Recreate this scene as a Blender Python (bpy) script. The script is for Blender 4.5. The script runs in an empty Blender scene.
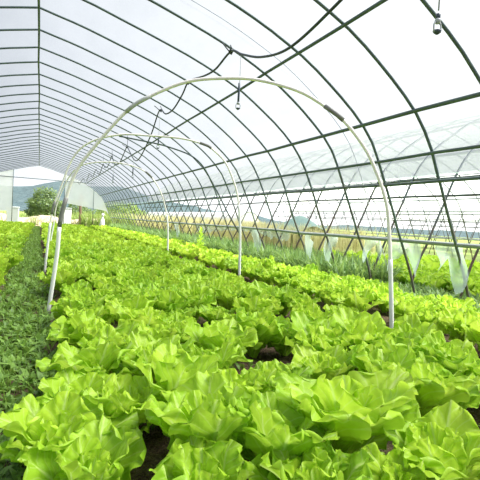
import bpy, math, random
import numpy as np
from mathutils import Matrix, Vector
random.seed(7); RNG = np.random.default_rng(11)
SC = bpy.context.scene
COL = SC.collection
PI = math.pi

# ------------------------------------------------------------------ camera
F_PX = 467.85
YAW, PIT, ROL = (math.radians(a) for a in (23.335, -1.996, 3.337))
CAM = np.array([0.0, 0.0, 0.85])
FW = np.array([math.sin(YAW)*math.cos(PIT), math.cos(YAW)*math.cos(PIT), math.sin(PIT)])
_r = np.array([math.cos(YAW), -math.sin(YAW), 0.0]); _u = np.cross(_r, FW)
RT = _r*math.cos(ROL) + _u*math.sin(ROL)
UP = -_r*math.sin(ROL) + _u*math.cos(ROL)
cam = bpy.data.cameras.new('camera'); cam_o = bpy.data.objects.new('camera', cam); COL.objects.link(cam_o)
cam.sensor_width = 36.0; cam.lens = 36.0*F_PX/480.0; cam.clip_end = 2000; cam.clip_start = 0.05
M = Matrix.Identity(4)
for i in range(3):
    M[i][0] = RT[i]; M[i][1] = UP[i]; M[i][2] = -FW[i]; M[i][3] = CAM[i]
cam_o.matrix_world = M
SC.camera = cam_o

def proj(p):
    d = np.asarray(p, float) - CAM; z = d @ FW
    return 240 + F_PX*(d @ RT)/z, 240 - F_PX*(d @ UP)/z, z

# ------------------------------------------------------------------ helpers
class MB:
    """collects vertices and faces for one mesh"""
    def __init__(s): s.v = []; s.f = []; s.uv = None; s.n = 0
    def add(s, V, Fs):
        V = np.asarray(V, float); b = s.n
        s.v.append(V); s.n += len(V)
        for f in Fs: s.f.append(tuple(int(i)+b for i in f))
        return s
    def box(s, c, size, rz=0.0, taper=1.0, bev=0.0):
        x, y, z = (k/2 for k in size)
        bot = [(-x,-y),(x,-y),(x,y),(-x,y)]
        if bev > 0:
            def ring(k, zz):
                q = bev
                return [((-x+q)*k,-y*k,zz),((x-q)*k,-y*k,zz),(x*k,(-y+q)*k,zz),(x*k,(y-q)*k,zz),((x-q)*k,y*k,zz),((-x+q)*k,y*k,zz),(-x*k,(y-q)*k,zz),(-x*k,(-y+q)*k,zz)]
            ks = [(1-bev/x*.9, -z), (1, -z+bev), (taper, z-bev), (taper-bev/x*.9, z)]
            V = [p for k, zz in ks for p in ring(k, zz)]
            Fs = [tuple(range(7,-1,-1)), tuple(range(24,32))]
            for j in range(3):
                for i in range(8): Fs.append((j*8+i, j*8+(i+1)%8, (j+1)*8+(i+1)%8, (j+1)*8+i))
        else:
            V = [(a,b,-z) for a,b in bot] + [(a*taper,b*taper,z) for a,b in bot]
            Fs = [(3,2,1,0),(4,5,6,7),(0,1,5,4),(1,2,6,5),(2,3,7,6),(3,0,4,7)]
        cz, sz = math.cos(rz), math.sin(rz)
        V = [(c[0]+p[0]*cz-p[1]*sz, c[1]+p[0]*sz+p[1]*cz, c[2]+p[2]) for p in V]
        return s.add(V, Fs)
    def tube(s, pts, r, n=8, cap=True):
        P = np.asarray(pts, float); m = len(P)
        rr = np.full(m, r, float) if np.isscalar(r) else np.asarray(r, float)
        T = np.gradient(P, axis=0); T /= np.linalg.norm(T, axis=1)[:, None] + 1e-12
        a = np.array([0,0,1.]) if abs(T[0][2]) < .9 else np.array([1.,0,0])
        u = np.cross(T[0], a); u /= np.linalg.norm(u)
        V = []
        for i in range(m):
            u = u - T[i]*(u @ T[i]); u /= np.linalg.norm(u); w = np.cross(T[i], u)
            for k in range(n):
                t = 2*PI*k/n
                V.append(P[i] + rr[i]*(math.cos(t)*u + math.sin(t)*w))
        Fs = []
        for i in range(m-1):
            for k in range(n):
                k2 = (k+1) % n
                Fs.append((i*n+k, i*n+k2, (i+1)*n+k2, (i+1)*n+k))
        if cap: Fs += [tuple(range(n-1,-1,-1)), tuple((m-1)*n+k for k in range(n))]
        return s.add(V, Fs)
    def grid(s, A, closed=False):
        """A: (m,n,3) array of points"""
        m, n = A.shape[:2]
        Fs = [(i*n+j, i*n+j+1, (i+1)*n+j+1, (i+1)*n+j) for i in range(m-1) for j in range(n-1)]
        return s.add(A.reshape(-1,3), Fs)
    def build(s, name, mat, parent=None, smooth=True, loc=None):
        me = bpy.data.meshes.new(name)
        V = np.concatenate(s.v)
        me.from_pydata(V.tolist(), [], s.f)
        if smooth: me.polygons.foreach_set('use_smooth', [True]*len(me.polygons))
        me.materials.append(mat); me.update()
        o = bpy.data.objects.new(name, me); COL.objects.link(o)
        if parent is not None: o.parent = parent
        if loc is not None: o.location = loc
        return o

def tag(o, label=None, cat=None, group=None, kind=None):
    if label: o['label'] = label
    if cat: o['category'] = cat
    if group: o['group'] = group
    if kind: o['kind'] = kind
    return o
def empty(name, loc, label, cat, group=None):
    o = bpy.data.objects.new(name, None); COL.objects.link(o); o.location = loc
    o.empty_display_size = .1
    return tag(o, label, cat, group)
def spline(pts, n):
    """Catmull-Rom through pts, n samples"""
    P = np.asarray(pts, float); Q = np.vstack([2*P[0]-P[1], P, 2*P[-1]-P[-2]])
    d = np.r_[0, np.cumsum(np.linalg.norm(np.diff(P, axis=0), axis=1))]
    out = []
    for t in np.linspace(0, d[-1], n):
        i = min(max(np.searchsorted(d, t, side='right')-1, 0), len(P)-2)
        x = (t-d[i])/(d[i+1]-d[i]); p0, p1, p2, p3 = Q[i:i+4]
        out.append(.5*((2*p1)+(p2-p0)*x+(2*p0-5*p1+4*p2-p3)*x*x+(3*p1-p0-3*p2+p3)*x**3))
    return np.array(out)

# ------------------------------------------------------------------ materials
class NT:
    def __init__(s, name):
        s.m = bpy.data.materials.new(name); s.m.use_nodes = True
        s.t = s.m.node_tree; s.t.nodes.clear(); s.out = s.t.nodes.new('ShaderNodeOutputMaterial')
    def n(s, typ, **kw):
        x = s.t.nodes.new('ShaderNode'+typ)
        for k, v in kw.items(): setattr(x, k, v)
        return x
    def set(s, sock, v):
        if hasattr(v, 'links'): s.t.links.new(v, sock)
        elif v is not None:
            if hasattr(sock.default_value, '__len__') and not hasattr(v, '__len__'): v = (v,)*len(sock.default_value)
            if hasattr(sock.default_value, '__len__') and len(sock.default_value) == 4 and len(v) == 3: v = (*v, 1)
            sock.default_value = v
    def math(s, op, a, b=None, c=None, clamp=False):
        x = s.n('Math', operation=op, use_clamp=clamp); s.set(x.inputs[0], a)
        if b is not None: s.set(x.inputs[1], b)
        if c is not None: s.set(x.inputs[2], c)
        return x.outputs[0]
    def mixc(s, f, a, b):
        x = s.n('Mix', data_type='RGBA'); s.set(x.inputs[0], f); s.set(x.inputs[6], a); s.set(x.inputs[7], b); return x.outputs[2]
    def mixs(s, f, a, b):
        x = s.n('MixShader'); s.set(x.inputs[0], f); s.set(x.inputs[1], a); s.set(x.inputs[2], b); return x.outputs[0]
    def noise(s, scale, detail=3, vec=None, rough=.5):
        x = s.n('TexNoise'); s.set(x.inputs['Scale'], scale); s.set(x.inputs['Detail'], detail); s.set(x.inputs['Roughness'], rough)
        if vec is not None: s.set(x.inputs['Vector'], vec)
        return x.outputs[0]
    def ramp(s, f, stops):
        x = s.n('ValToRGB'); s.set(x.inputs[0], f); e = x.color_ramp.elements
        while len(e) < len(stops): e.new(.5)
        for q, (p, c) in zip(e, stops): q.position = p; q.color = (*c, 1)
        return x.outputs[0]
    def coord(s, k='Object'): return s.n('TexCoord').outputs[k]
    def bump(s, h, strength=.3, dist=.01):
        x = s.n('Bump'); s.set(x.inputs['Height'], h); s.set(x.inputs['Strength'], strength); s.set(x.inputs['Distance'], dist); return x.outputs[0]
    def bsdf(s, col, rough=.6, metal=0, normal=None, spec=.5):
        x = s.n('BsdfPrincipled'); s.set(x.inputs['Base Color'], col); s.set(x.inputs['Roughness'], rough); s.set(x.inputs['Metallic'], metal)
        s.set(x.inputs['Specular IOR Level'], spec)
        if normal is not None: s.set(x.inputs['Normal'], normal)
        return x.outputs[0]
    def transl(s, col, normal=None):
        x = s.n('BsdfTranslucent'); s.set(x.inputs[0], col)
        if normal is not None: s.set(x.inputs['Normal'], normal)
        return x.outputs[0]
    def done(s, sh): s.t.links.new(sh, s.out.inputs[0]); return s.m

def plain(name, col, rough=.6, metal=0, var=.12, scale=8, bump=0):
    m = NT(name); co = m.coord(); nz = m.noise(scale, 4, co)
    c = m.mixc(nz, tuple(k*(1-var) for k in col), tuple(min(1, k*(1+var)) for k in col))
    nr = m.bump(m.noise(scale*4, 3, co), bump, .01) if bump else None
    return m.done(m.bsdf(c, rough, metal, nr))

def film_mat(name, clear=.3, col=(.105,.118,.14), wrinkle=.1, refl=.22):
    m = NT(name); co = m.coord()
    mp = m.n('Mapping'); m.set(mp.inputs['Vector'], co); mp.inputs['Scale'].default_value = (1.0, .35, 1.0)
    nz = m.noise(3.0, 5, mp.outputs[0])
    nr = m.bump(m.noise(2.2, 4, mp.outputs[0]), wrinkle, .05)
    tr = m.n('BsdfTransparent'); tr.inputs[0].default_value = (.97,.98,.99,1)
    tl = m.transl(col, nr)
    g = m.n('BsdfDiffuse'); m.set(g.inputs[0], col); m.set(g.inputs['Normal'], nr)
    cloud = m.mixs(refl, tl, g.outputs[0])
    f = m.math('MULTIPLY_ADD', nz, -.16, 1-clear+.08, clamp=True)
    return m.done(m.mixs(f, tr.outputs[0], cloud))

def leaf_mat(name, lo, hi, vein, tl=.42, rough=.45, veins=True):
    """leaf blade: UV x across (-1..1 mapped 0..1), y along; attribute tone 0 outer .. 1 inner"""
    m = NT(name)
    uv = m.n('UVMap'); sep = m.n('SeparateXYZ'); m.t.links.new(uv.outputs[0], sep.inputs[0])
    at = m.n('Attribute', attribute_name='tone'); tone = at.outputs['Fac']
    oi = m.n('ObjectInfo').outputs['Random']
    co = m.coord()
    k = m.math('ADD', m.math('MULTIPLY', tone, .75), m.math('MULTIPLY_ADD', oi, .35, -.05), clamp=True)
    k = m.math('ADD', k, m.math('MULTIPLY_ADD', m.noise(9, 3, co), .5, -.25), clamp=True)
    c = m.mixc(k, lo, hi)
    nr = None
    if veins:
        u = m.math('ABSOLUTE', m.math('MULTIPLY_ADD', sep.outputs[0], 2, -1)); v = sep.outputs[1]
        rib = m.math('SUBTRACT', 1, m.math('DIVIDE', u, m.math('MULTIPLY_ADD', v, -.11, .15)), clamp=True)
        w = m.math('SINE', m.math('MULTIPLY', m.math('SUBTRACT', v, m.math('MULTIPLY', m.math('POWER', u, .8), .55)), 40))
        side = m.math('MULTIPLY', m.math('SUBTRACT', m.math('MULTIPLY', w, 1), .80, clamp=True), 2.6)
        vv = m.math('MAXIMUM', m.math('MULTIPLY', rib, .9), m.math('MULTIPLY', side, .55), clamp=True)
        c = m.mixc(vv, c, vein)
        h = m.math('ADD', m.math('MULTIPLY', w, .35), m.noise(60, 2, co))
        nr = m.bump(h, .35, .006)
    b = m.bsdf(c, rough, 0, nr, .35)
    g = m.n('Gamma'); m.set(g.inputs[0], c); g.inputs[1].default_value = .82
    t = m.transl(m.mixc(.25, g.outputs[0], (.55,.75,.05)), nr)
    return m.done(m.mixs(tl, b, t))

M_STEEL = None
def steel(name, rust):
    m = NT(name); co = m.coord()
    z = m.n('SeparateXYZ'); m.t.links.new(co, z.inputs[0])
    base = m.mixc(m.noise(14, 4, co), (.060,.090,.093), (.13,.175,.175))
    rk = m.math('ADD', m.math('MULTIPLY', m.noise(5, 5, co), 2.0), m.math('MULTIPLY_ADD', z.outputs[2], -.55, rust-.55))
    rk = m.math('MULTIPLY', rk, 1.0, clamp=True)
    c = m.mixc(rk, base, (.12,.065,.04))
    return m.done(m.bsdf(c, .5, .25, m.bump(m.noise(60, 3, co), .2, .003)))
STEEL = steel('painted_steel', .25)
STEEL_OLD = steel('weathered_steel', .55)
RAIL = plain('pale_rail', (.24,.27,.26), .5, .1, .35, 6)
FILM = film_mat('greenhouse_film', .45)
FILM_OLD = film_mat('milky_film', .25, (.90,.92,.95), .2, .5)
FILM_GABLE = film_mat('clear_gable_film', .80, (.7,.72,.75))
FILM_CLEAR = film_mat('thin_film', .50, (.40,.51,.47), .3)
HOOP = plain('white_plastic_pipe', (.96,.90,.87), .4, 0, .03, 12)
SLEEVE = plain('white_sleeve', (.92,.92,.92), .35, 0, .04, 20)
JOINT = plain('grey_joint', (.20,.20,.19), .5, 0, .2, 20)
JOINT_PALE = plain('clear_joint', (.52,.53,.52), .4, 0, .1, 20)
BLACK = plain('black_hose', (.028,.04,.05), .45, 0, .3, 10)
CORD = plain('white_cord', (.42,.45,.47), .6, 0, .1, 30)
EMIT_BODY = plain('sprinkler_plastic', (.45,.48,.5), .35, 0, .1, 30)
EMIT_DARK = plain('sprinkler_dark', (.05,.07,.10), .35, 0, .1, 30)

LETT = leaf_mat('lettuce_leaf', (.25,.50,.022), (.60,.80,.06), (.62,.78,.25))
LETT_FAR = leaf_mat('lettuce_leaf_distant', (.29,.53,.027), (.60,.80,.065), (.6,.75,.2), veins=False)
WEED = leaf_mat('weed_leaf', (.045,.12,.02), (.24,.41,.075), (.2,.3,.1), tl=.3, veins=False)
WEEDB = leaf_mat('tall_weed_leaf', (.10,.21,.06), (.30,.45,.15), (.2,.3,.1), tl=.35, veins=False)
REED = leaf_mat('dry_reed', (.50,.44,.24), (.74,.68,.42), (.6,.5,.3), tl=.3, veins=False)
GRASS = leaf_mat('field_grass', (.13,.22,.05), (.33,.42,.12), (.3,.4,.1), tl=.3, veins=False)
BUSH = leaf_mat('shrub_leaf', (.08,.14,.05), (.20,.28,.10), (.2,.3,.1), tl=.3, veins=False)

def soil():
    m = NT('bed_soil'); co = m.coord()
    a = m.noise(3, 6, co, .65); b = m.noise(28, 5, co, .7)
    c = m.ramp(b, [(.25,(.035,.024,.015)), (.55,(.13,.09,.058)), (.8,(.27,.21,.15))])
    c = m.mixc(m.math('MULTIPLY', m.math('SUBTRACT', a, .5, clamp=True), 2.5, clamp=True), c, (.06,.085,.025))
    return m.done(m.bsdf(c, .95, 0, m.bump(m.math('ADD', b, m.noise(90, 3, co)), .9, .03), .15))
SOIL = soil()
def field():
    m = NT('field_ground'); co = m.coord()
    c = m.ramp(m.noise(.7, 6, co, .65), [(.3,(.11,.17,.045)), (.6,(.24,.30,.09)), (.8,(.36,.33,.16))])
    return m.done(m.bsdf(c, .95, 0, m.bump(m.noise(6, 5, co), .6, .1), .1))
FIELD = field()
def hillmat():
    m = NT('hazed_wooded_hill'); co = m.coord()
    c = m.ramp(m.noise(.16, 6, co, .7), [(.3,(.055,.085,.095)), (.7,(.088,.122,.128))])  # distance haze painted into the woods' colour as a dull blue-green
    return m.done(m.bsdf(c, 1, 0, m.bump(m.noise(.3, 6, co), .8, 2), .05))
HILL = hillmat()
def bankmat():
    m = NT('bare_earth'); co = m.coord()
    c = m.ramp(m.noise(2.5, 6, co, .7), [(.3,(.20,.15,.10)), (.6,(.50,.42,.32)), (.8,(.62,.55,.45))])
    return m.done(m.bsdf(c, .95, 0, m.bump(m.noise(9, 5, co), .6, .06), .1))
BANK = bankmat()
WOOD = plain('weathered_wood', (.16,.10,.065), .8, 0, .3, 9, .3)
WHITE_P = plain('white_plastic', (.72,.75,.76), .45, 0, .06, 5)
GREY_P = plain('grey_plastic', (.35,.37,.38), .5, 0, .1, 5)
SACK = plain('white_sack', (.80,.80,.78), .7, 0, .08, 9, .4)
NET = plain('shade_net', (.13,.21,.20), .8, 0, .2, 9, .2)

# ------------------------------------------------------------------ world and sun
W = bpy.data.worlds.new('overcast_sky'); SC.world = W; W.use_nodes = True
t = W.node_tree; t.nodes.clear()
wo = t.nodes.new('ShaderNodeOutputWorld'); bg = t.nodes.new('ShaderNodeBackground')
tc = t.nodes.new('ShaderNodeTexCoord')
dt = t.nodes.new('ShaderNodeVectorMath'); dt.operation = 'DOT_PRODUCT'; t.links.new(tc.outputs['Generated'], dt.inputs[0])
dt.inputs[1].default_value = Vector((.85,.35,.38)).normalized()
mr = t.nodes.new('ShaderNodeMapRange'); t.links.new(dt.outputs['Value'], mr.inputs[0])
mr.inputs[1].default_value = -.5; mr.inputs[2].default_value = .95
rp = t.nodes.new('ShaderNodeValToRGB'); t.links.new(mr.outputs[0], rp.inputs[0])
e = rp.color_ramp.elements; e[0].color = (.30,.34,.40,1); e[1].color = (1.05,1.05,1.03,1); e[1].position = 1
q = e.new(.55); q.color = (.47,.50,.545,1)
cl = t.nodes.new('ShaderNodeTexNoise'); t.links.new(tc.outputs['Generated'], cl.inputs[0]); cl.inputs['Scale'].default_value = 2.2; cl.inputs['Detail'].default_value = 5
mc = t.nodes.new('ShaderNodeMix'); mc.data_type = 'RGBA'; mc.blend_type = 'MIX'
mm = t.nodes.new('ShaderNodeMath'); mm.operation = 'MULTIPLY'; mm.inputs[1].default_value = .3; t.links.new(cl.outputs[0], mm.inputs[0])
t.links.new(mm.outputs[0], mc.inputs[0]); t.links.new(rp.outputs[0], mc.inputs[6]); mc.inputs[7].default_value = (.75,.77,.8,1)
t.links.new(mc.outputs[2], bg.inputs[0]); bg.inputs[1].default_value = 1.0; t.links.new(bg.outputs[0], wo.inputs[0])
sun = bpy.data.lights.new('sun', 'SUN'); sun.energy = 7.0; sun.angle = math.radians(38); sun.color = (1,.97,.90)
so = bpy.data.objects.new('sun', sun); COL.objects.link(so)
so.rotation_euler = Vector((-.55,.22,-.9)).to_track_quat('-Z','Y').to_euler()
SC.view_settings.view_transform = 'Standard'; SC.view_settings.look = 'None'
SC.view_settings.gamma = 1; SC.view_settings.use_curve_mapping = False
SC.view_settings.exposure = 1.0

# ------------------------------------------------------------------ ground
XC = -.11                                                  # tunnel axis
BEDS = [(.12, 2.25), (2.66, 3.78), (-2.75, -.26)]
def ground_h(x, y):
    h = 0.0
    for a, b in BEDS:
        s = min(max((x-a)/.12, 0), 1)*min(max((b-x)/.12, 0), 1)
        h = max(h, .05*s*s*(3-2*s))
    return h
def height_arr(X, Y):
    H = np.zeros_like(X)
    for a, b in BEDS:
        s = np.clip((X-a)/.12, 0, 1)*np.clip((b-X)/.12, 0, 1); H = np.maximum(H, .05*s*s*(3-2*s))
    return H
xs = np.concatenate([np.arange(-4.6, 4.5, .05)]); ys = np.arange(-4.4, 29.4, .1)
X, Y = np.meshgrid(xs, ys)
Z = height_arr(X, Y) + .012*np.sin(X*17+Y*3)*np.sin(Y*13-X*5) + RNG.normal(0, .006, X.shape)
g = MB(); g.grid(np.stack([X, Y, Z], -1)); tag(g.build('floor', SOIL), kind='structure')
# neighbouring ground and field
xs = np.r_[np.arange(-90, -10, 8), np.arange(-10, 45, 1.5), np.arange(45, 200, 12)]; ys = np.r_[np.arange(-4, 80, 1.5), np.arange(80, 330, 12)]
X, Y = np.meshgrid(xs, ys); Z = -.06 + .04*np.sin(X*.9)*np.sin(Y*.7) + np.clip((Y-60)/200, 0, 1)*1.0
Z = np.where((np.abs(X) < 6) & (Y < 31), -.06, Z)
g = MB(); g.grid(np.stack([X, Y, Z], -1)); tag(g.build('ground', FIELD), kind='structure')

# ------------------------------------------------------------------ tunnel frames
S = .8; Y0 = 3.57
HALF = [(0,3.50),(.54,3.375),(1.0,3.24),(1.42,3.115),(1.97,2.93),(2.56,2.665),(2.93,2.43),(3.21,2.22),(3.46,1.99),(3.62,1.77),(3.75,1.51),(3.86,1.26),(4.08,.77),(4.25,.42),(4.40,-.05)]
RS = spline([(x, 0, z) for x, z in HALF], 30)[:, [0, 2]]   # right half of a rib
PROFILE = np.vstack([np.c_[-RS[::-1][:, 0], RS[::-1][:, 1]], RS[1:]])
def rib_pts(xc, y, lo=None): return [(xc+x, y, z) for x, z in PROFILE]
def at_z(z):                                              # |x| of the rib at height z
    return float(np.interp(-z, -RS[:, 1], RS[:, 0]))
PUR = [(2.665, .017), (2.03, .021), (1.65, .017), (1.395, .017)]
def wavy(x, z, y0, y1, amp, step=.8):
    ys = np.arange(y0, y1+step/2, step)
    return [(x+random.uniform(-amp, amp), y, z+random.uniform(-amp, amp)) for y in ys]
def make_frame(xc, y0, y1, label, mat, group, nb=8, gable=False):
    root = empty('greenhouse_frame', (0,0,0), label, 'greenhouse frame', group)
    n = int(round((y1-y0)/S)) + 1
    for i in range(n):
        MB().tube([(x+random.uniform(-.006,.006), y, z) for x, y, z in rib_pts(xc, y0+i*S)], .0155, nb).build('rib', mat, root)
    MB().tube(wavy(xc, 3.47, y0-.1, y1+.1, .008), .016, nb).build('ridge_pipe', mat, root)
    for sd in (-1, 1):
        for z, r in PUR:
            x = xc + sd*(at_z(z)-.03)
            MB().tube(wavy(x, z, y0-.1, y1+.1, .007), r, nb).build('purlin', mat, root)
        MB().tube(wavy(xc+sd*(at_z(.76)+.02), .76, y0-.1, y1+.1, .012), .022, nb).build('base_rail', RAIL, root)
    if gable:
        yy = y1
        MB().tube([(xc-3.1, yy, 2.72), (xc+3.1, yy, 2.72)], .02, nb).build('cross_bar', mat, root)
        for x in (-2.9, -1.3, 1.42, 3.05):
            MB().tube([(xc+x, yy, -.03), (xc+x, yy, float(np.interp(abs(x), RS[:,0], RS[:,1])))], .018, nb).build('gable_post', mat, root)
    return root
YA, YB = Y0-9*S, Y0+32*S
make_frame(XC, YA, YB, 'dark green steel arch frame standing over the lettuce beds and grassy path', STEEL, 'steel tunnel frames', 8, True)
PITCH = 8.95
make_frame(XC+PITCH, Y0+.35-4*S, Y0+.35+26*S, 'rusty steel arch frame next tunnel over, just beyond the low base rail', STEEL_OLD, 'steel tunnel frames', 6)
make_frame(XC+2*PITCH, Y0+.1-2*S, Y0+.1+27*S, 'steel arch frame two tunnels over, seen through the rusty one', STEEL_OLD, 'steel tunnel frames', 6)
make_frame(XC+3*PITCH, Y0+.6, Y0+.6+26*S, 'farthest steel arch frame, third tunnel over beyond the open side', STEEL_OLD, 'steel tunnel frames', 6)

# film covers (open strip along both sides below the hem)
HEM = 1.46
def film_sheet(xc, y0, y1, hem=1.70, off=.022, nu=44, dy=.2):
    xh = at_z(hem)
    keep = [(x, z) for x, z in PROFILE if z > hem]
    prof = np.array([(-xh, hem)] + keep + [(xh, hem)])
    prof = spline(np.c_[prof[:,0], 0*prof[:,0], prof[:,1]], nu)[:, [0, 2]]
    tn = np.gradient(prof, axis=0); tn /= np.linalg.norm(tn, axis=1)[:, None]
    nrm = np.c_[-tn[:,1], tn[:,0]]; nrm *= np.sign(nrm[:,1]+1e-9)[:,None]*1.0
    nrm = np.where((nrm*np.c_[prof[:,0], prof[:,1]-1.0]).sum(1)[:,None] < 0, -nrm, nrm)
    ys = np.arange(y0, y1+dy/2, dy)
    A = np.zeros((len(ys), nu, 3))
    for i, y in enumerate(ys):
        sag = -.012*abs(math.sin(PI*(y-Y0)/S))
        p = prof + nrm*(off+sag+RNG.normal(0, .0015, (nu, 1)))
        A[i] = np.c_[xc+p[:,0], np.full(nu, y), p[:,1]]
    return A
g = MB(); g.grid(film_sheet(XC, YA-.2, YB+.05, HEM)); tag(g.build('ceiling', FILM), kind='structure')
for k, (ya, yb, lab) in enumerate([(Y0+.35-4*S, Y0+.35+26*S, 'white plastic film over the next tunnel, beyond the rusty arches'),
                                   (Y0+.1-2*S, Y0+.1+27*S, 'white plastic film over the tunnel two over'),
                                   (Y0+.6, Y0+.6+26*S, 'white plastic film over the farthest tunnel at the right')]):
    g = MB(); g.grid(film_sheet(XC+(k+1)*PITCH, ya-.1, yb+.1, 1.70, .022, 30, .4))
    tag(g.build('film_cover', FILM_OLD), lab, 'plastic film', 'film covers of the neighbouring tunnels')
# rolled film hem on the right side
hem_pts = [(XC+at_z(HEM)+.035+random.uniform(-.006,.006), y, HEM+random.uniform(-.008,.008)) for y in np.arange(YA, YB, .25)]
tag(MB().tube(hem_pts, [random.uniform(.004,.009) for _ in hem_pts], 6).build('film_roll', FILM_CLEAR), 'thin rolled hem of the roof film along the open right side', 'film roll')
# gable film: strip over the door and a panel each side
g = MB()
def gab(xa, xb, zb):
    xx = np.linspace(xa, xb, 14); A = np.zeros((2, 14, 3))
    for i, x in enumerate(xx):
        zt = float(np.interp(abs(x), RS[:,0], RS[:,1])); zz = min(zb(x), zt)
        A[0, i] = (XC+x, YB+.03, zz); A[1, i] = (XC+x, YB+.03+.01*math.sin(x*9), zt)
    g.grid(A)
gab(-1.3, 1.42, lambda x: 2.74)
tag(g.build('window_1', FILM_GABLE), kind='structure'); g = MB()
gab(1.42, 4.2, lambda x: 1.25+.35*(3-x)*.4)
gab(-4.2, -1.3, lambda x: .8)
tag(g.build('wall_back', FILM_OLD), kind='structure')
# tie-down rope outside the film between two ribs
def rope_y(y, label):
    pts = [(XC+x*1.012, y, z*1.012+.03) for x, z in PROFILE if z > .2]
    tag(MB().tube(pts, .005, 6).build('tie_down_rope', CORD), label, 'rope', 'ropes over the roof film')
rope_y(4.85, 'thin grey rope stretched over the film between the two nearest full arches')

# torn film skirt pieces below the base rail
def skirt(y0, y1, drop, label, seed, xr=None):
    xr = XC+at_z(.76)+.055 if xr is None else xr
    r = np.random.default_rng(seed)
    n = max(6, int((y1-y0)/.06)); ys = np.linspace(y0, y1, n); m = 7
    A = np.zeros((m, n, 3)); ends = drop*np.clip(.75+.35*np.sin(np.linspace(0, 5, n)+seed)+r.normal(0, .1, n), .3, 1.2)
    for j, y in enumerate(ys):
        for i in range(m):
            z = .775 - ends[j]*i/(m-1)
            A[i, j] = (xr+.025*math.sin(y*14+i*.8), y+.03*math.sin(i*.9+seed), z)
    g = MB(); g.grid(A)
    tag(g.build('plastic_skirt', FILM_CLEAR), label, 'plastic film', 'torn film hanging from the base rail')
skirt(3.48, 3.85, .46, 'torn film scrap hanging from the base rail at the right edge of the view', 1)
skirt(4.12, 4.62, .40, 'torn pointed film scrap on the base rail, just right of the nearest hoop leg', 2)
skirt(4.78, 5.12, .34, 'torn film scrap on the base rail just left of the nearest hoop leg', 3)
skirt(5.75, 6.05, .46, 'film scrap on the base rail over weeds, second left of the nearest hoop leg', 4)
skirt(6.42, 6.66, .46, 'narrow film scrap on the base rail, third left of the nearest hoop leg', 5)
skirt(8.35, 8.70, .44, 'pale film scrap on the base rail just right of the middle hoop leg', 6)
skirt(8.4, 14.5, .26, 'long white film strip hanging low on the next tunnel, behind the tall weeds', 9, XC+PITCH-at_z(.76)-.05)
skirt(14.2, 14.8, .45, 'pale film scrap far along the base rail beyond the far hoop leg', 7)

# ------------------------------------------------------------------ white hoops over the wide bed
PA = [(.1,4.24,-.02),(.15,4.21,.5),(.16,4.2,.75),(.195,4.19,.95),(.265,4.15,1.2),(.40,4.07,1.42),(.61,3.94,1.70),(.77,3.85,1.83),(1.05,3.69,1.965),(1.33,3.53,2.0),(1.56,3.4,1.99),(1.83,3.24,1.91),(2.02,3.13,1.79),(2.14,3.06,1.69),(2.26,2.99,1.53),(2.34,2.94,1.38),(2.44,2.88,1.10),(2.49,2.86,.79),(2.55,2.82,-.02)]
PC = [(.10,7.1,-.02),(.13,7.09,.45),(.17,7.07,.89),(.25,7.03,1.17),(.40,6.96,1.63),(.61,6.85,1.86),(.98,6.66,1.98),(1.35,6.5,1.99),(1.75,6.28,1.97),(2.04,6.13,1.90),(2.14,6.08,1.84),(2.3,6.0,1.68),(2.41,5.94,1.44),(2.48,5.91,1.21),(2.53,5.88,.75),(2.56,5.87,-.02)]
PD = [(x, y, z) for x, y, z in [(.22,11.1,-.02),(.30,11.08,.6),(.345,11.03,1.03),(.53,10.9,1.58),(.74,10.72,1.87),(1.05,10.52,1.98),(1.45,10.31,2.0),(1.8,10.12,1.94),(2.04,9.98,1.83),(2.17,9.92,1.71),(2.33,9.84,1.46),(2.44,9.79,1.15),(2.52,9.76,.7),(2.55,9.74,-.02)]]
def hoop(pts, label, base, sleeve_top, joints, pale=None, rod=None):
    root = empty('support_hoop', base, label, 'hoop', 'white hoops across the wide bed')
    P = spline(pts, 90) - np.array(base)
    MB().tube(P, .0135, 10).build('arch', HOOP, root)
    zt = P[:, 2]; k = [i for i in range(len(P)) if i > 45 and zt[i] < sleeve_top]
    o = MB().tube(P[k], .0175, 10).build('leg_sleeve', SLEEVE, root); tag(o, 'white sleeve on the lower right leg')
    kl = [i for i in range(len(P)) if i < 45 and zt[i] < .78]
    o = MB().tube(P[kl], .0175, 10).build('leg_sleeve', SLEEVE, root); tag(o, 'white sleeve on the lower left leg')
    for a, b in joints:
        o = MB().tube(P[a:b], .0185, 8).build('joint', JOINT, root); tag(o, 'dark joint')
    if rod:
        o = MB().tube(spline(rod, 40)-np.array(base), .010, 8).build('brace_rod', STEEL, root); tag(o, 'thin dark rod bent under the right half of the arch')
    if pale: o = MB().tube(P[pale[0]:pale[1]], .018, 8).build('splice', JOINT_PALE, root)
    return P
def idx(pts, f0, f1):
    P = spline(pts, 90); a = min(range(90), key=lambda i: np.linalg.norm(P[i]-np.array(f0))); b = min(range(90), key=lambda i: np.linalg.norm(P[i]-np.array(f1)))
    return (min(a, b), max(a, b)+1)
hoop(PA, 'tall white pipe hoop nearest the front, arching over the wide lettuce bed', PA[0], .70,
     [idx(PA, (.16,4.2,.75), (.19,4.19,.95)), idx(PA, (2.02,3.13,1.79), (2.14,3.06,1.69))], idx(PA, (.61,3.94,1.7), (.77,3.85,1.83)))
hoop(PC, 'white pipe hoop, second from the front, with its right leg mid-picture', PC[0], 1.15,
     [idx(PC, (.15,7.08,.8), (.18,7.07,1.0)), idx(PC, (2.0,6.15,1.92), (2.14,6.08,1.84))], None,
     [(.97,6.67,1.96),(1.21,6.55,1.92),(1.45,6.43,1.88),(1.61,6.35,1.84),(1.86,6.22,1.75),(2.02,6.14,1.62),(2.14,6.08,1.42),(2.26,6.02,1.20),(2.38,5.95,.96),(2.50,5.9,.76),(2.555,5.885,.68)])
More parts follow.
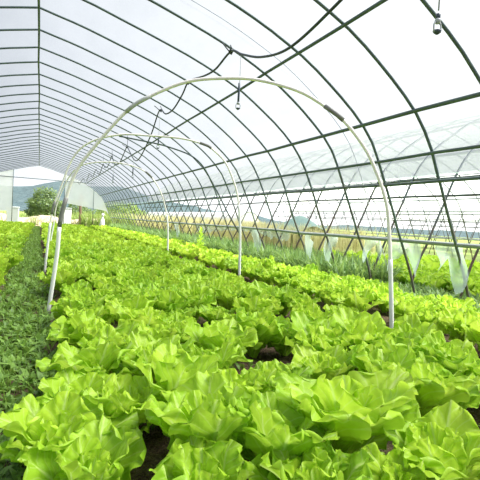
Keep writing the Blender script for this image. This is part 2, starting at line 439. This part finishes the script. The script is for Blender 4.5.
hoop(PD, 'white pipe hoop farthest back, third along the wide lettuce bed', PD[0], 1.0,
     [idx(PD, (2.04,9.98,1.83), (2.17,9.92,1.71))])

# ------------------------------------------------------------------ sagging hose and hanging sprinklers
HX = 1.95
hp = [(HX,1.2,2.70),(HX,1.97,2.82),(HX,2.4,2.65),(HX,3.0,2.50),(HX,3.67,2.41),(HX,4.24,2.50),(HX,4.75,2.68),(HX,5.1,2.82),
      (HX,5.6,2.76),(HX,6.02,2.79),(HX,6.5,2.87),(HX,6.82,2.90),(HX,7.1,2.78),(HX,7.6,2.66),(HX,8.1,2.68),(HX,8.45,2.82),(HX,8.7,2.80),
      (HX,9.2,2.50),(HX,9.93,2.23),(HX,10.5,2.12),(HX,11.0,2.20),(HX,11.6,2.45),(HX,12.0,2.60),(HX,12.4,2.5),(HX,13.2,2.3),(HX,14.1,2.4),(HX,14.7,2.66),(HX,15.4,2.45),(HX,16.2,2.45),(HX,16.8,2.6),
      (HX,17.8,2.35),(HX,19,2.62),(HX,20.2,2.4),(HX,21.5,2.65),(HX,23,2.42),(HX,25,2.65),(HX,27,2.5),(HX,28.6,2.7)]
root = empty('irrigation_hose', (0,0,0), 'black irrigation hose sagging from arch to arch above the right furrow', 'hose')
MB().tube(spline(hp, 420), .0125, 8).build('hose', BLACK, root)
for y, z in [(1.97,2.82),(5.1,2.82),(6.82,2.90),(8.5,2.82),(12.0,2.60),(14.7,2.66),(16.8,2.6)]:
    zr = float(np.interp(HX-XC, RS[:,0], RS[:,1]))
    g = MB(); g.tube([(HX, y, z-.03), (HX+.01, y, (z+zr)/2), (HX, y+.03, zr+.01)], .006, 6)
    g.tube([(HX-.02, y-.02, z), (HX+.02, y, z+.02), (HX+.01, y+.03, z-.02)], .015, 6)
    g.build('tie_wire', BLACK, root)
    MB().tube([(HX-.01, y+.02, z), (HX-.13, y-.06, z+.05)], .007, 6).build('wire_end', BLACK, root)
def sprinkler(x, y, ztop, zbot, label, wl=.20):
    root = empty('hanging_sprinkler', (x, y, zbot), label, 'sprinkler', 'sprinklers hanging from the hose')
    h = ztop-zbot
    MB().tube([(0,0,.10), (.006,.004,h*.5), (0,0,h)], .0042, 6).build('drop_tube', CORD, root)
    MB().tube([(0,0,.055), (0,0,.06), (0,0,.06+wl), (0,0,.065+wl)], [.006,.0125,.0125,.006], 8).build('weight', EMIT_DARK, root)
    g = MB(); g.tube([(0,0,.055), (0,0,.045), (0,0,.03)], [.014,.018,.012], 10)
    g.tube([(.016,0,.04), (.026,0,.02), (.024,0,-.012), (.0,0,-.02)], .0045, 6); g.tube([(-.016,0,.04), (-.026,0,.02), (-.024,0,-.012), (0,0,-.02)], .0045, 6)
    g.build('bridge', EMIT_BODY, root)
    MB().tube([(0,0,-.028), (0,0,-.018), (0,0,-.008), (0,0,-.004)], [.008,.02,.024,.008], 10).build('spreader', EMIT_DARK, root)
sprinkler(HX, 1.98, 2.72, 1.97, 'small sprinkler hanging alone high at the upper right', .02)
sprinkler(HX, 4.79, 2.68, 2.12, 'sprinkler on a pale drop line hanging just below the nearest hoop top')
sprinkler(HX, 8.56, 2.78, 2.16, 'sprinkler hanging where the hose dips steeply, left of centre', .13)
sprinkler(HX, 11.0, 2.2, 1.78, 'dark sprinkler hanging low above the far hoop', .16)
sprinkler(HX, 14.2, 2.4, 1.85, 'far sprinkler hanging beyond the far hoop, tiny', .16)

# ------------------------------------------------------------------ lettuce
FV = [0,.18,.36,.55,.72,.86,.95,1.0]; FWD = [.13,.20,.42,.78,.99,1.0,.88,.66]
def leaf(L, Wd, tilt, curl, az, nu, nv, rng, ruf=1.0, base=0.0, roll=0.0):
    u = np.linspace(-1, 1, nu)[None, :]; v = np.linspace(0, 1, nv)[:, None]
    w = np.interp(v[:, 0], FV, FWD)[:, None]*Wd/2
    th = tilt + curl*v[:, 0]**2
    dl = L/(nv-1)
    r = np.r_[0, np.cumsum(np.sin((th[1:]+th[:-1])/2)*dl)]; z = np.r_[0, np.cumsum(np.cos((th[1:]+th[:-1])/2)*dl)]
    # rounded top: side columns stop short
    U = np.broadcast_to(u, (nv, nu)); V = np.broadcast_to(v, (nv, nu))
    drop = .24*np.abs(U)**2.2*V**2.2
    vv = V - drop
    R = np.interp(vv, v[:, 0], r); Zz = np.interp(vv, v[:, 0], z); TH = np.interp(vv, v[:, 0], th)
    edge = np.clip(np.maximum(np.abs(U)**2.2*np.clip(V*2.2, 0, 1), np.clip((V-.62)/.38, 0, 1)**1.6), 0, 1)
    ang = np.arctan2(U*1.15, (V-.42)*1.9)
    p1, p2, p3 = rng.uniform(0, 6.28, 3); k1 = rng.uniform(7, 9.5); k2 = rng.uniform(15, 20)
    amp = Wd*.088*ruf*edge
    d = amp*(.75*np.sin(k1*ang+p1) + .55*np.sin(k2*ang+p2+2*edge)) 
    d += Wd*.028*ruf*np.sin(U*7+p3)*np.sin(V*15+p1)*np.clip(V*1.6, 0, 1)       # blistered blade
    cup = Wd*rng.uniform(-.04, .16)*(U**2)*np.sin(np.clip(V, 0, 1)*2.2)
    d -= 0; nd = d + cup
    sx = w*U*(1 - .10*edge*ruf*np.cos(k1*ang+p2)) + Wd*.03*ruf*edge*np.sin(k2*.7*ang+p1)
    sx = sx + roll*V**2*Wd
    # local frame: radial outwards, normal towards the heart
    rad = R + base - nd*np.cos(TH); zz = Zz + nd*np.sin(TH)
    ca, sa = math.cos(az), math.sin(az)
    x = rad*ca - sx*sa; y = rad*sa + sx*ca
    P = np.stack([x, y, zz], -1).reshape(-1, 3)
    UV = np.stack([(U+1)/2, V], -1).reshape(-1, 2)
    return P, UV
def quads(nu, nv):
    i = np.arange(nv-1)[:, None]*nu + np.arange(nu-1)[None, :]
    return np.stack([i, i+1, i+nu+1, i+nu], -1).reshape(-1, 4)
def plant(rng, nl, nu, nv, size=1.0, upright=0.0, ruf=1.0):
    Ps, UVs, Ts, Qs = [], [], [], []; b = 0; q = quads(nu, nv); a0 = rng.uniform(0, 6.28)
    for i in range(nl):
        f = i/(nl-1)                                       # 0 outer, 1 inner
        L = size*(.205 + .025*rng.uniform(-1, 1) - .06*f**2 + (.02 if .15 < f < .6 else 0))
        Wd = size*(.19 - .065*f)*rng.uniform(.85, 1.15)
        tilt = (1-f)*(.66-upright*.4) + .08 + rng.uniform(-.12, .12)
        curl = (.62*(1-f) + .18)*rng.uniform(.2, 1.3) - .08
        P, UV = leaf(L, Wd, tilt, curl, a0 + i*2.39996 + rng.uniform(-.3, .3), nu, nv, rng, ruf, .012*(1-f)*size, rng.uniform(-.15, .15))
        P[:, 2] += .012*f
        Ps.append(P); UVs.append(UV); Ts.append(np.full(len(P), np.clip(.2+.65*f+rng.uniform(-.2, .2), 0, 1))*1.0); Qs.append(q+b); b += len(P)
    return np.concatenate(Ps), np.concatenate(UVs), np.concatenate(Ts), np.concatenate(Qs)
def fast_mesh(name, P, Q, mat, UV=None, T=None):
    me = bpy.data.meshes.new(name); k = Q.shape[1]
    me.vertices.add(len(P)); me.vertices.foreach_set('co', P.astype(np.float32).ravel())
    me.loops.add(Q.size); me.loops.foreach_set('vertex_index', Q.astype(np.int32).ravel())
    me.polygons.add(len(Q)); me.polygons.foreach_set('loop_start', (np.arange(len(Q))*k).astype(np.int32))
    me.polygons.foreach_set('use_smooth', np.ones(len(Q), bool))
    if UV is not None:
        l = me.uv_layers.new(name='UVMap'); l.data.foreach_set('uv', UV[Q.ravel()].astype(np.float32).ravel())
    if T is not None:
        a = me.attributes.new('tone', 'FLOAT', 'POINT'); a.data.foreach_set('value', T.astype(np.float32))
    me.materials.append(mat); me.update(); me.validate(); return me
PROTO = []
for k in range(12):
    r = np.random.default_rng(100+k)
    P, UV, T, Q = plant(r, 12 + k % 4, 31, 21, 1.0, upright=[0,.35,.6,.15][k % 4], ruf=[1.0,.8,1.2][k % 3])
    PROTO.append(fast_mesh('lettuce_plant', P, Q, LETT, UV, T))
LOWP = [plant(np.random.default_rng(300+k), 10, 9, 7, 1.0, upright=[0,.4,.2][k % 3], ruf=1.0) for k in range(8)]

# sites: rows along the tunnel
GAPS = []
def ground_at(x, y, z):
    d = FW + RT*(x-240)/F_PX - UP*(y-240)/F_PX; t = (z-CAM[2])/d[2]; return CAM + d*t
for px, py, rad in [(255,374,.20),(404,437,.19),(262,392,.12),(322,330,.12),(236,336,.10),(186,352,.09),(208,395,.08),(185,300,.1),(235,322,.1)]:
    p = ground_at(px, py, .08); GAPS.append((p[0], p[1], rad))
sites = []      # (bed, row, x, y, scale)
FRONT = [(.09,1.57,1.35),(.15,1.33,1.05),(.43,1.12,1.0),(.33,1.66,.95),(.51,1.36,1.3),(.69,1.25,1.25),(1.0,1.31,1.5),(.74,1.07,.95),(.96,1.0,.85),(1.17,1.04,1.1),(1.5,1.43,1.3),(.97,1.76,1.0),
         (.48,1.77,1.3),(.24,2.15,1.25),(1.49,1.69,1.2),(1.30,1.87,1.1),(.79,2.05,1.0),(1.95,1.76,1.2),(.16,1.85,1.1),(.76,1.62,1.1),(1.75,1.62,1.1),(.52,2.10,1.1)]
for x, y, s_ in FRONT: sites.append(('wide', int(min(6, max(0, round((x-.31)/.292)))), x, y, s_*1.06))
random.seed(21)
def rows(bed, xs, y0, y1, dy, sc):
    for ri, x in enumerate(xs):
        y = y0 + (dy*.5 if ri % 2 else 0)
        while y < y1:
            jx, jy = random.uniform(-.075, .075), random.uniform(-.085, .085)
            s = sc*random.choice([random.uniform(.72, .95), random.uniform(.9, 1.15), random.uniform(.95, 1.28)])
            px, py = x+jx, y+jy
            if py < 2.5: s = max(s, .95*sc)*1.14
            if bed == 'wide': px -= .17*max(0, min(1, (2.3-py)/.5))*max(0, 1-ri/3)
            if math.hypot(px, py) < 1.22 or bed == 'wide' and any((px-a)**2+(py-b)**2 < .042 for a, b, _ in FRONT) or (bed == 'wide' and py < 1.9 and px < 1.75): y += dy; continue
            if not any((px-a)**2+(py-b)**2 < r*r for a, b, r in GAPS) and (py < 3 or random.random() > .04):
                sites.append((bed, ri, px, py, s))
            y += dy*random.uniform(.94, 1.06)
rows('wide', [.31+i*.292 for i in range(7)], .72, 28.8, .272, 1.10)
rows('side', [2.84+i*.30 for i in range(4)], 1.6, 28.5, .285, 1.12)
rows('left', [-.42-i*.31 for i in range(7)], 2.2, 28.8, .285, 1.05)
rows('next', [5.05+i*.36 for i in range(14)], 1.5, 9.5, .36, 1.6)
def in_frame(x, y, z, m=0):
    a, b, d = proj((x, y, z)); return d > .3 and -m < a < 480+m and -m < b < 480+m, d
info = []
for s in sites:
    ok, d = in_frame(s[2], s[3], .22); info.append((ok, d))
vis = [i for i in range(len(sites)) if info[i][0]]
lim = {'wide': 210, 'side': 50, 'left': 22, 'next': 18}
chosen = set()
for b, n in lim.items():
    c = sorted((i for i in vis if sites[i][0] == b), key=lambda i: info[i][1])
    if b == 'next': c = [i for i in c if proj((sites[i][2], sites[i][3], .3))[0] > 360 or True]
    chosen.update(c[:n])
ONES = ['first','second','third','fourth','fifth','sixth','seventh','eighth','ninth','tenth','eleventh','twelfth','thirteenth','fourteenth','fifteenth','sixteenth','seventeenth','eighteenth','nineteenth']
def ordinal(n):
    if n <= 19: return ONES[n-1]
    t = {2:'twent',3:'thirt',4:'fort',5:'fift'}[n//10]
    return t+'ieth' if n % 10 == 0 else t+'y-'+ONES[n % 10-1]
ROWTXT = {'wide': 'in wide bed, {} row from path', 'side': 'right of bare furrow, {} row from it',
          'left': 'left of grassy path, {} row from it', 'next': 'beyond base rail, {} row from rail'}
GRP = {'wide': 'lettuces in the wide bed under the white hoops', 'side': 'lettuces in the narrow bed along the right wall',
       'left': 'lettuces in the bed left of the path', 'next': 'lettuces in the next tunnel'}
rank = {}
for i in sorted(chosen, key=lambda i: sites[i][3]):
    bed, ri, x, y, s = sites[i]
    n = rank[(bed, ri)] = rank.get((bed, ri), 0) + 1
    me = PROTO[random.randrange(12)]
    o = bpy.data.objects.new('lettuce_plant', me); COL.objects.link(o)
    o.location = (x, y, ground_h(x, y) - .008 if bed != 'next' else -.02)
    o.rotation_euler = (random.uniform(-.22, .22), random.uniform(-.22, .22), random.uniform(0, 6.28))
    o.scale = (s*random.uniform(.95, 1.1), s*random.uniform(.95, 1.1), s*random.uniform(.9, 1.12))
    look = 'large' if s > 1.2 else ('small' if s < 1.0 else 'green')
    tag(o, f"{look} lettuce {ROWTXT[bed].format(ordinal(ri+1))}, {ordinal(n)} from the front", 'lettuce', GRP[bed])
# the rest of the beds as one mass
Ps, UVs, Ts, Qs = [], [], [], []; b = 0
for i, (bed, ri, x, y, s) in enumerate(sites):
    if i in chosen: continue
    P, UV, T, Q = LOWP[random.randrange(8)]
    a = random.uniform(0, 6.28); ca, sa = math.cos(a), math.sin(a)
    s2 = s*random.uniform(.95, 1.1)
    R = np.stack([(P[:,0]*ca-P[:,1]*sa)*s2+x, (P[:,0]*sa+P[:,1]*ca)*s2+y, P[:,2]*s2+(ground_h(x, y) if bed != 'next' else -.02)-.008], -1)
    Ps.append(R); UVs.append(UV); Ts.append(np.clip(T+random.uniform(-.15, .2), 0, 1)); Qs.append(Q+b); b += len(P)
me = fast_mesh('distant_lettuce', np.concatenate(Ps), np.concatenate(Qs), LETT_FAR, np.concatenate(UVs), np.concatenate(Ts))
o = bpy.data.objects.new('distant_lettuce', me); COL.objects.link(o)
tag(o, 'continuous bright green lettuce running back to the far end of the beds', 'lettuce', None, 'stuff')

# ------------------------------------------------------------------ weeds, grasses (uncountable)
def blades(name, pts, mat, hmin, hmax, wid, lean, rng, broad=False):
    """each point grows one bent leaf of 3 quads"""
    n = len(pts); P0 = np.asarray(pts, float)
    a = rng.uniform(0, 2*PI, n); h = rng.uniform(hmin, hmax, n); ln = rng.uniform(.1, 1, n)*lean
    w = wid*rng.uniform(.6, 1.3, n)
    d = np.stack([np.cos(a), np.sin(a), 0*a], -1); sd = np.stack([-np.sin(a), np.cos(a), 0*a], -1)
    ks = [(0,.35 if not broad else .15,0), (.35,1.0 if broad else .9,.18), (.7,.95 if broad else .65,.5), (1.0,.12,1.0)]
    V = []
    for k, wk, lk in ks:
        c = P0 + d*(h*ln*lk)[:, None] + np.array([0,0,1.])*(h*k*(1-.35*ln*lk))[:, None]
        V += [c - sd*(w*wk)[:, None], c + sd*(w*wk)[:, None]]
    V = np.stack(V, 1).reshape(-1, 3)
    q = np.array([[0,1,3,2],[2,3,5,4],[4,5,7,6]]); Q = (np.arange(n)[:, None, None]*8 + q[None]).reshape(-1, 4)
    UV = np.tile(np.array([[0,0],[1,0],[0,.35],[1,.35],[0,.7],[1,.7],[.4,1],[.6,1]]), (n, 1))
    T = np.repeat(rng.uniform(0, 1, n), 8)
    return V, Q, UV, T
def join(lst):
    V, Q, UV, T = [], [], [], []; b = 0
    for v, q, uv, t_ in lst: V.append(v); Q.append(q+b); UV.append(uv); T.append(t_); b += len(v)
    return np.concatenate(V), np.concatenate(Q), np.concatenate(UV), np.concatenate(T)
def stuff(name, parts, mat, label, cat):
    V, Q, UV, T = join(parts)
    o = bpy.data.objects.new(name, fast_mesh(name, V, Q, mat, UV, T)); COL.objects.link(o)
    return tag(o, label, cat, None, 'stuff')
r = np.random.default_rng(5)
def scatter(n, x0, x1, y0, y1, z=0.0, pw=1.0, clump=0):
    y = y0 + (y1-y0)*r.uniform(0, 1, n)**pw; x = r.uniform(x0, x1, n)
    if clump:
        cx, cy = r.uniform(x0, x1, clump), y0+(y1-y0)*r.uniform(0, 1, clump)**pw; k = r.integers(0, clump, n)
        x = cx[k]+r.normal(0, .03, n); y = cy[k]+r.normal(0, .03, n)
    return np.stack([x, y, np.full(n, z)], -1)
stuff('path_weeds', [blades('', scatter(7000, -.46, .12, 1.2, 9, 0, 1.6, 700), WEED, .02, .085, .013, 1.7, r, True),
                     blades('', scatter(7000, -.46, .10, 1.2, 12, 0, 1.5), WEED, .03, .10, .003, 1.0, r),
                     blades('', scatter(9000, -.44, .06, 8, 29, 0, 1.2), WEED, .03, .10, .008, 1.0, r, True)],
      WEED, 'low dark green weeds and grass covering the path', 'weeds')
stuff('furrow_weeds', [blades('', scatter(2600, 2.40, 2.76, 1.5, 14, 0, 1.3, 330), WEED, .02, .07, .010, 1.4, r, True),
                       blades('', scatter(1800, .2, 2.4, 1.0, 9, .06, 1.3, 230), WEED, .02, .06, .009, 1.4, r, True)],
      WEED, 'small dark weeds on the bare soil between lettuces', 'weeds')
stuff('wall_weeds', [blades('', scatter(9000, 3.9, 4.85, 6.0, 29, 0, 1.2, 900), WEEDB, .15, .55, .008, .8, r),
                     blades('', scatter(20000, 3.9, 4.85, 5.4, 29, 0, 1.2, 1400), WEEDB, .10, .58, .013, 1.2, r, True),
                     blades('', scatter(5000, 3.9, 4.85, 2.4, 6.2, 0, 1.0, 420), WEEDB, .06, .24, .018, 1.1, r, True)],
      WEEDB, 'tall green weeds growing along the foot of the right wall', 'weeds')
stuff('dry_reeds', [blades('', scatter(6000, 8.8, 12.2, 14.5, 26, 0, 1.0, 700), REED, .7, 1.1, .010, .25, r),
                    blades('', scatter(8000, 5.6, 13, 24, 48, 0, 1.0, 900), REED, .9, 1.25, .016, .3, r)],
      REED, 'band of dry straw-coloured reeds beyond the right wall', 'reeds')
stuff('grass', [blades('', scatter(7000, -8, 5, 31, 60, -.05, 1.4, 900), GRASS, .3, .8, .02, .6, r),
                blades('', scatter(5000, 2.2, 6.5, 30.5, 44, -.05, 1.3, 500), GRASS, .5, 1.3, .025, .6, r)],
      GRASS, 'pale green grass growing outside the far end', 'grass')

# one bolted lettuce by the wall
rb = np.random.default_rng(77); parts = []; b = 0
LP, LUV, LT, LQ = [], [], [], []
for i in range(34):
    f = i/33; P, UV = leaf(.20*(1-.55*f), .09*(1-.5*f), 1.0-.65*f, .4, i*2.4, 9, 8, rb, .8); P[:, 2] += .55*f+.05
    LP.append(P); LUV.append(UV); LT.append(np.full(len(P), .3+.4*f)); LQ.append(quads(9, 8)+b); b += len(P)
root = empty('bolted_lettuce', (3.55, 10.6, .05), 'tall pointed lettuce gone to seed, rising beside the far hoop leg', 'lettuce')
o = bpy.data.objects.new('leafy_spire', fast_mesh('leafy_spire', np.concatenate(LP), np.concatenate(LQ), LETT, np.concatenate(LUV), np.concatenate(LT))); COL.objects.link(o); o.parent = root
MB().tube([(0,0,-.03), (0,0,.3), (.01,0,.62)], [.014,.011,.005], 8).build('stem', LETT_FAR, root)

# ------------------------------------------------------------------ far end and beyond
def leafcloud(n, c, rad, size, rng):
    d = rng.normal(0, 1, (n, 3)); d /= np.linalg.norm(d, axis=1)[:, None]
    k = rng.uniform(.55, 1, n)**.6
    bumps = 1 + .18*np.sin(d[:,0]*5+1)*np.sin(d[:,1]*6+2) + .15*np.sin(d[:,2]*9)
    p = c + d*np.array(rad)*(k*bumps)[:, None]
    a = rng.normal(0, 1, (n, 3)); a /= np.linalg.norm(a, axis=1)[:, None]; bb = np.cross(a, d); bb /= np.linalg.norm(bb, axis=1)[:, None]+1e-9
    s = size*rng.uniform(.6, 1.3, n)[:, None]
    V = np.stack([p-a*s, p+bb*s*.5, p+a*s, p-bb*s*.5], 1).reshape(-1, 3)
    Q = np.arange(n*4).reshape(-1, 4); UV = np.tile(np.array([[.5,0],[1,.5],[.5,1],[0,.5]]), (n, 1))
    return V, Q, UV, np.repeat(rng.uniform(0, 1, n), 4)
def shrub(x, y, z, rad, n, label, group, mat=BUSH, size=.09):
    root = empty('shrub', (x, y, z), label, 'shrub', group); rg = np.random.default_rng(int(x*100+y*7) % 9999 + 3)
    V, Q, UV, T = join([leafcloud(n, np.array([0,0,rad[2]*1.0]), rad, size, rg), leafcloud(n//3, np.array([rad[0]*.5,0,rad[2]*.6]), [k*.6 for k in rad], size, rg), leafcloud(n//3, np.array([-rad[0]*.5,0,rad[2]*.55]), [k*.6 for k in rad], size, rg)])
    o = bpy.data.objects.new('foliage', fast_mesh('foliage', V, Q, mat, UV, T)); COL.objects.link(o); o.parent = root
    g = MB()
    for k in range(5):
        a = k*1.3; g.tube([(0,0,-.1), (.1*math.cos(a),.1*math.sin(a),rad[2]*.5), (rad[0]*.5*math.cos(a),rad[1]*.5*math.sin(a),rad[2]*1.3)], [.05,.035,.012], 6)
    g.build('branches', WOOD, root)
shrub(.35, 36.5, 0, (1.15,1.1,1.28), 3600, 'round dark green shrub standing outside the open far end', 'shrubs outside')
shrub(2.9, 41, 0, (1.1,1.0,.95), 2200, 'smaller shrub right of the round one, partly behind the hoop legs', 'shrubs outside')
shrub(7.2, 46, 0, (2.4,1.6,1.1), 3000, 'wide pale green shrub outside, right of the tunnel end', 'shrubs outside', GRASS, .12)
# hill
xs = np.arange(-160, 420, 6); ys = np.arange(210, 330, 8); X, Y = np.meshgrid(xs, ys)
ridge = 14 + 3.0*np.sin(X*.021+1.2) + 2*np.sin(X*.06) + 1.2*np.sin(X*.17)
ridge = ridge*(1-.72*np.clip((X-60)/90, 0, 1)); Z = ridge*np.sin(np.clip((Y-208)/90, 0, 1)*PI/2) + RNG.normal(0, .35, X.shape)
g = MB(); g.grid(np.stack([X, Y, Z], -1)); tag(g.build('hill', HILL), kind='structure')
# earth bank outside the door
xs = np.linspace(-4, 5.2, 60); ys = np.linspace(30.2, 33.6, 16); X, Y = np.meshgrid(xs, ys)
Z = -.1 + .78*np.exp(-((Y-32)/.75)**2)*(.86+.14*np.sin(X*2.3+.6))*np.clip((X+4)/.6, 0, 1)*np.clip((5.2-X)/.8, 0, 1) + RNG.normal(0, .015, X.shape)
g = MB(); g.grid(np.stack([X, Y, Z], -1)); tag(g.build('earth_bank', BANK), 'low bank of bare pale earth across the far opening', 'earth bank', None, 'structure')
def bin_(x, y, w, d, h, label, rz=0):
    root = empty('storage_bin', (x, y, -.03), label, 'bin', 'white bins at the far end'); root.rotation_euler[2] = rz
    MB().box((0,0,h*.46), (w,d,h*.92), 0, 1.04, .02).build('body', WHITE_P, root, False)
    MB().box((0,0,h*.95), (w*1.1,d*1.1,h*.08), 0, 1, .015).build('lid', GREY_P if w < .58 else WHITE_P, root, False)
bin_(-1.42, 30.3, .62, .55, 1.12, 'white bin standing left of the far opening, beside the path')
bin_(1.48, 30.5, .54, .5, 1.25, 'pale grey-white bin right of the far opening, behind the hoop legs', .2)
root = empty('wooden_post', (2.35, 31.0, -.05), 'short brown wooden post near the right of the far opening', 'post')
g = MB(); P = spline([(0,0,0), (.02,0,.8), (-.01,0,1.5), (.02,0,2.15)], 16); g.tube(P, [.10-.002*i for i in range(16)], 10); g.build('trunk', WOOD, root)
MB().tube([(.02,0,1.6), (.16,0,1.85), (.2,0,2.0)], [.04,.03,.02], 8).build('branch_stub', WOOD, root)
root = empty('tied_sack', (3.55, 29.6, 0), 'small upright white sack with a tied neck at the far right corner', 'sack')
MB().tube([(0,0,0), (0,0,.03), (0,0,.3), (.01,0,.6), (.01,0,.74), (.01,0,.80)], [.10,.17,.16,.11,.05,.035], 12).build('bag', SACK, root)
MB().tube([(.01,0,.80), (.01,0,.82), (.01,0,.90), (.02,0,.97), (.02,0,1.0)], [.04,.07,.09,.07,.02], 10).build('tied_top', SACK, root)
root = empty('low_tunnel', (0,0,0), 'long low white film tunnel behind the dry reeds', 'low tunnel')
A = np.array([[(13.6+.9*math.cos(a), y, .35+1.35*math.sin(a)) for a in np.linspace(0, PI, 14)] for y in np.linspace(30, 62, 30)])
g = MB(); g.grid(A)
for yy in (30, 62): g.add([(13.6+.9*math.cos(a), yy, .35+1.35*math.sin(a)) for a in np.linspace(0, PI, 14)]+[(12.7,yy,-.1),(14.5,yy,-.1)][::1], [tuple(range(14))+(14,15)])
g.build('cover', SACK, root, False)
for y in np.linspace(30, 62, 12):
    MB().tube([(13.6+.92*math.cos(a), y, .35+1.37*math.sin(a)) for a in np.linspace(0, PI, 14)], .02, 6).build('hoop_rod', STEEL_OLD, root)
root = empty('net_shelter', (10.6, 18.0, 0), 'dark green netting draped over a low stand beyond the right wall', 'net')
A = np.array([[(x, y, 1.15+.25*math.cos(x*1.6)*math.cos(y*1.2) - .5*abs(x)/1.6 - .2*abs(y)) for x in np.linspace(-1.3, 1.3, 14)] for y in np.linspace(-1.2, 1.2, 14)])
g = MB(); g.grid(A); g.build('netting', NET, root)
for x, y in [(-1.15,-1.05),(1.15,-1.05),(-1.15,1.05),(1.15,1.05)]:
    MB().tube([(x,y,-.05), (x,y,.72)], .025, 6).build('leg', WOOD, root)
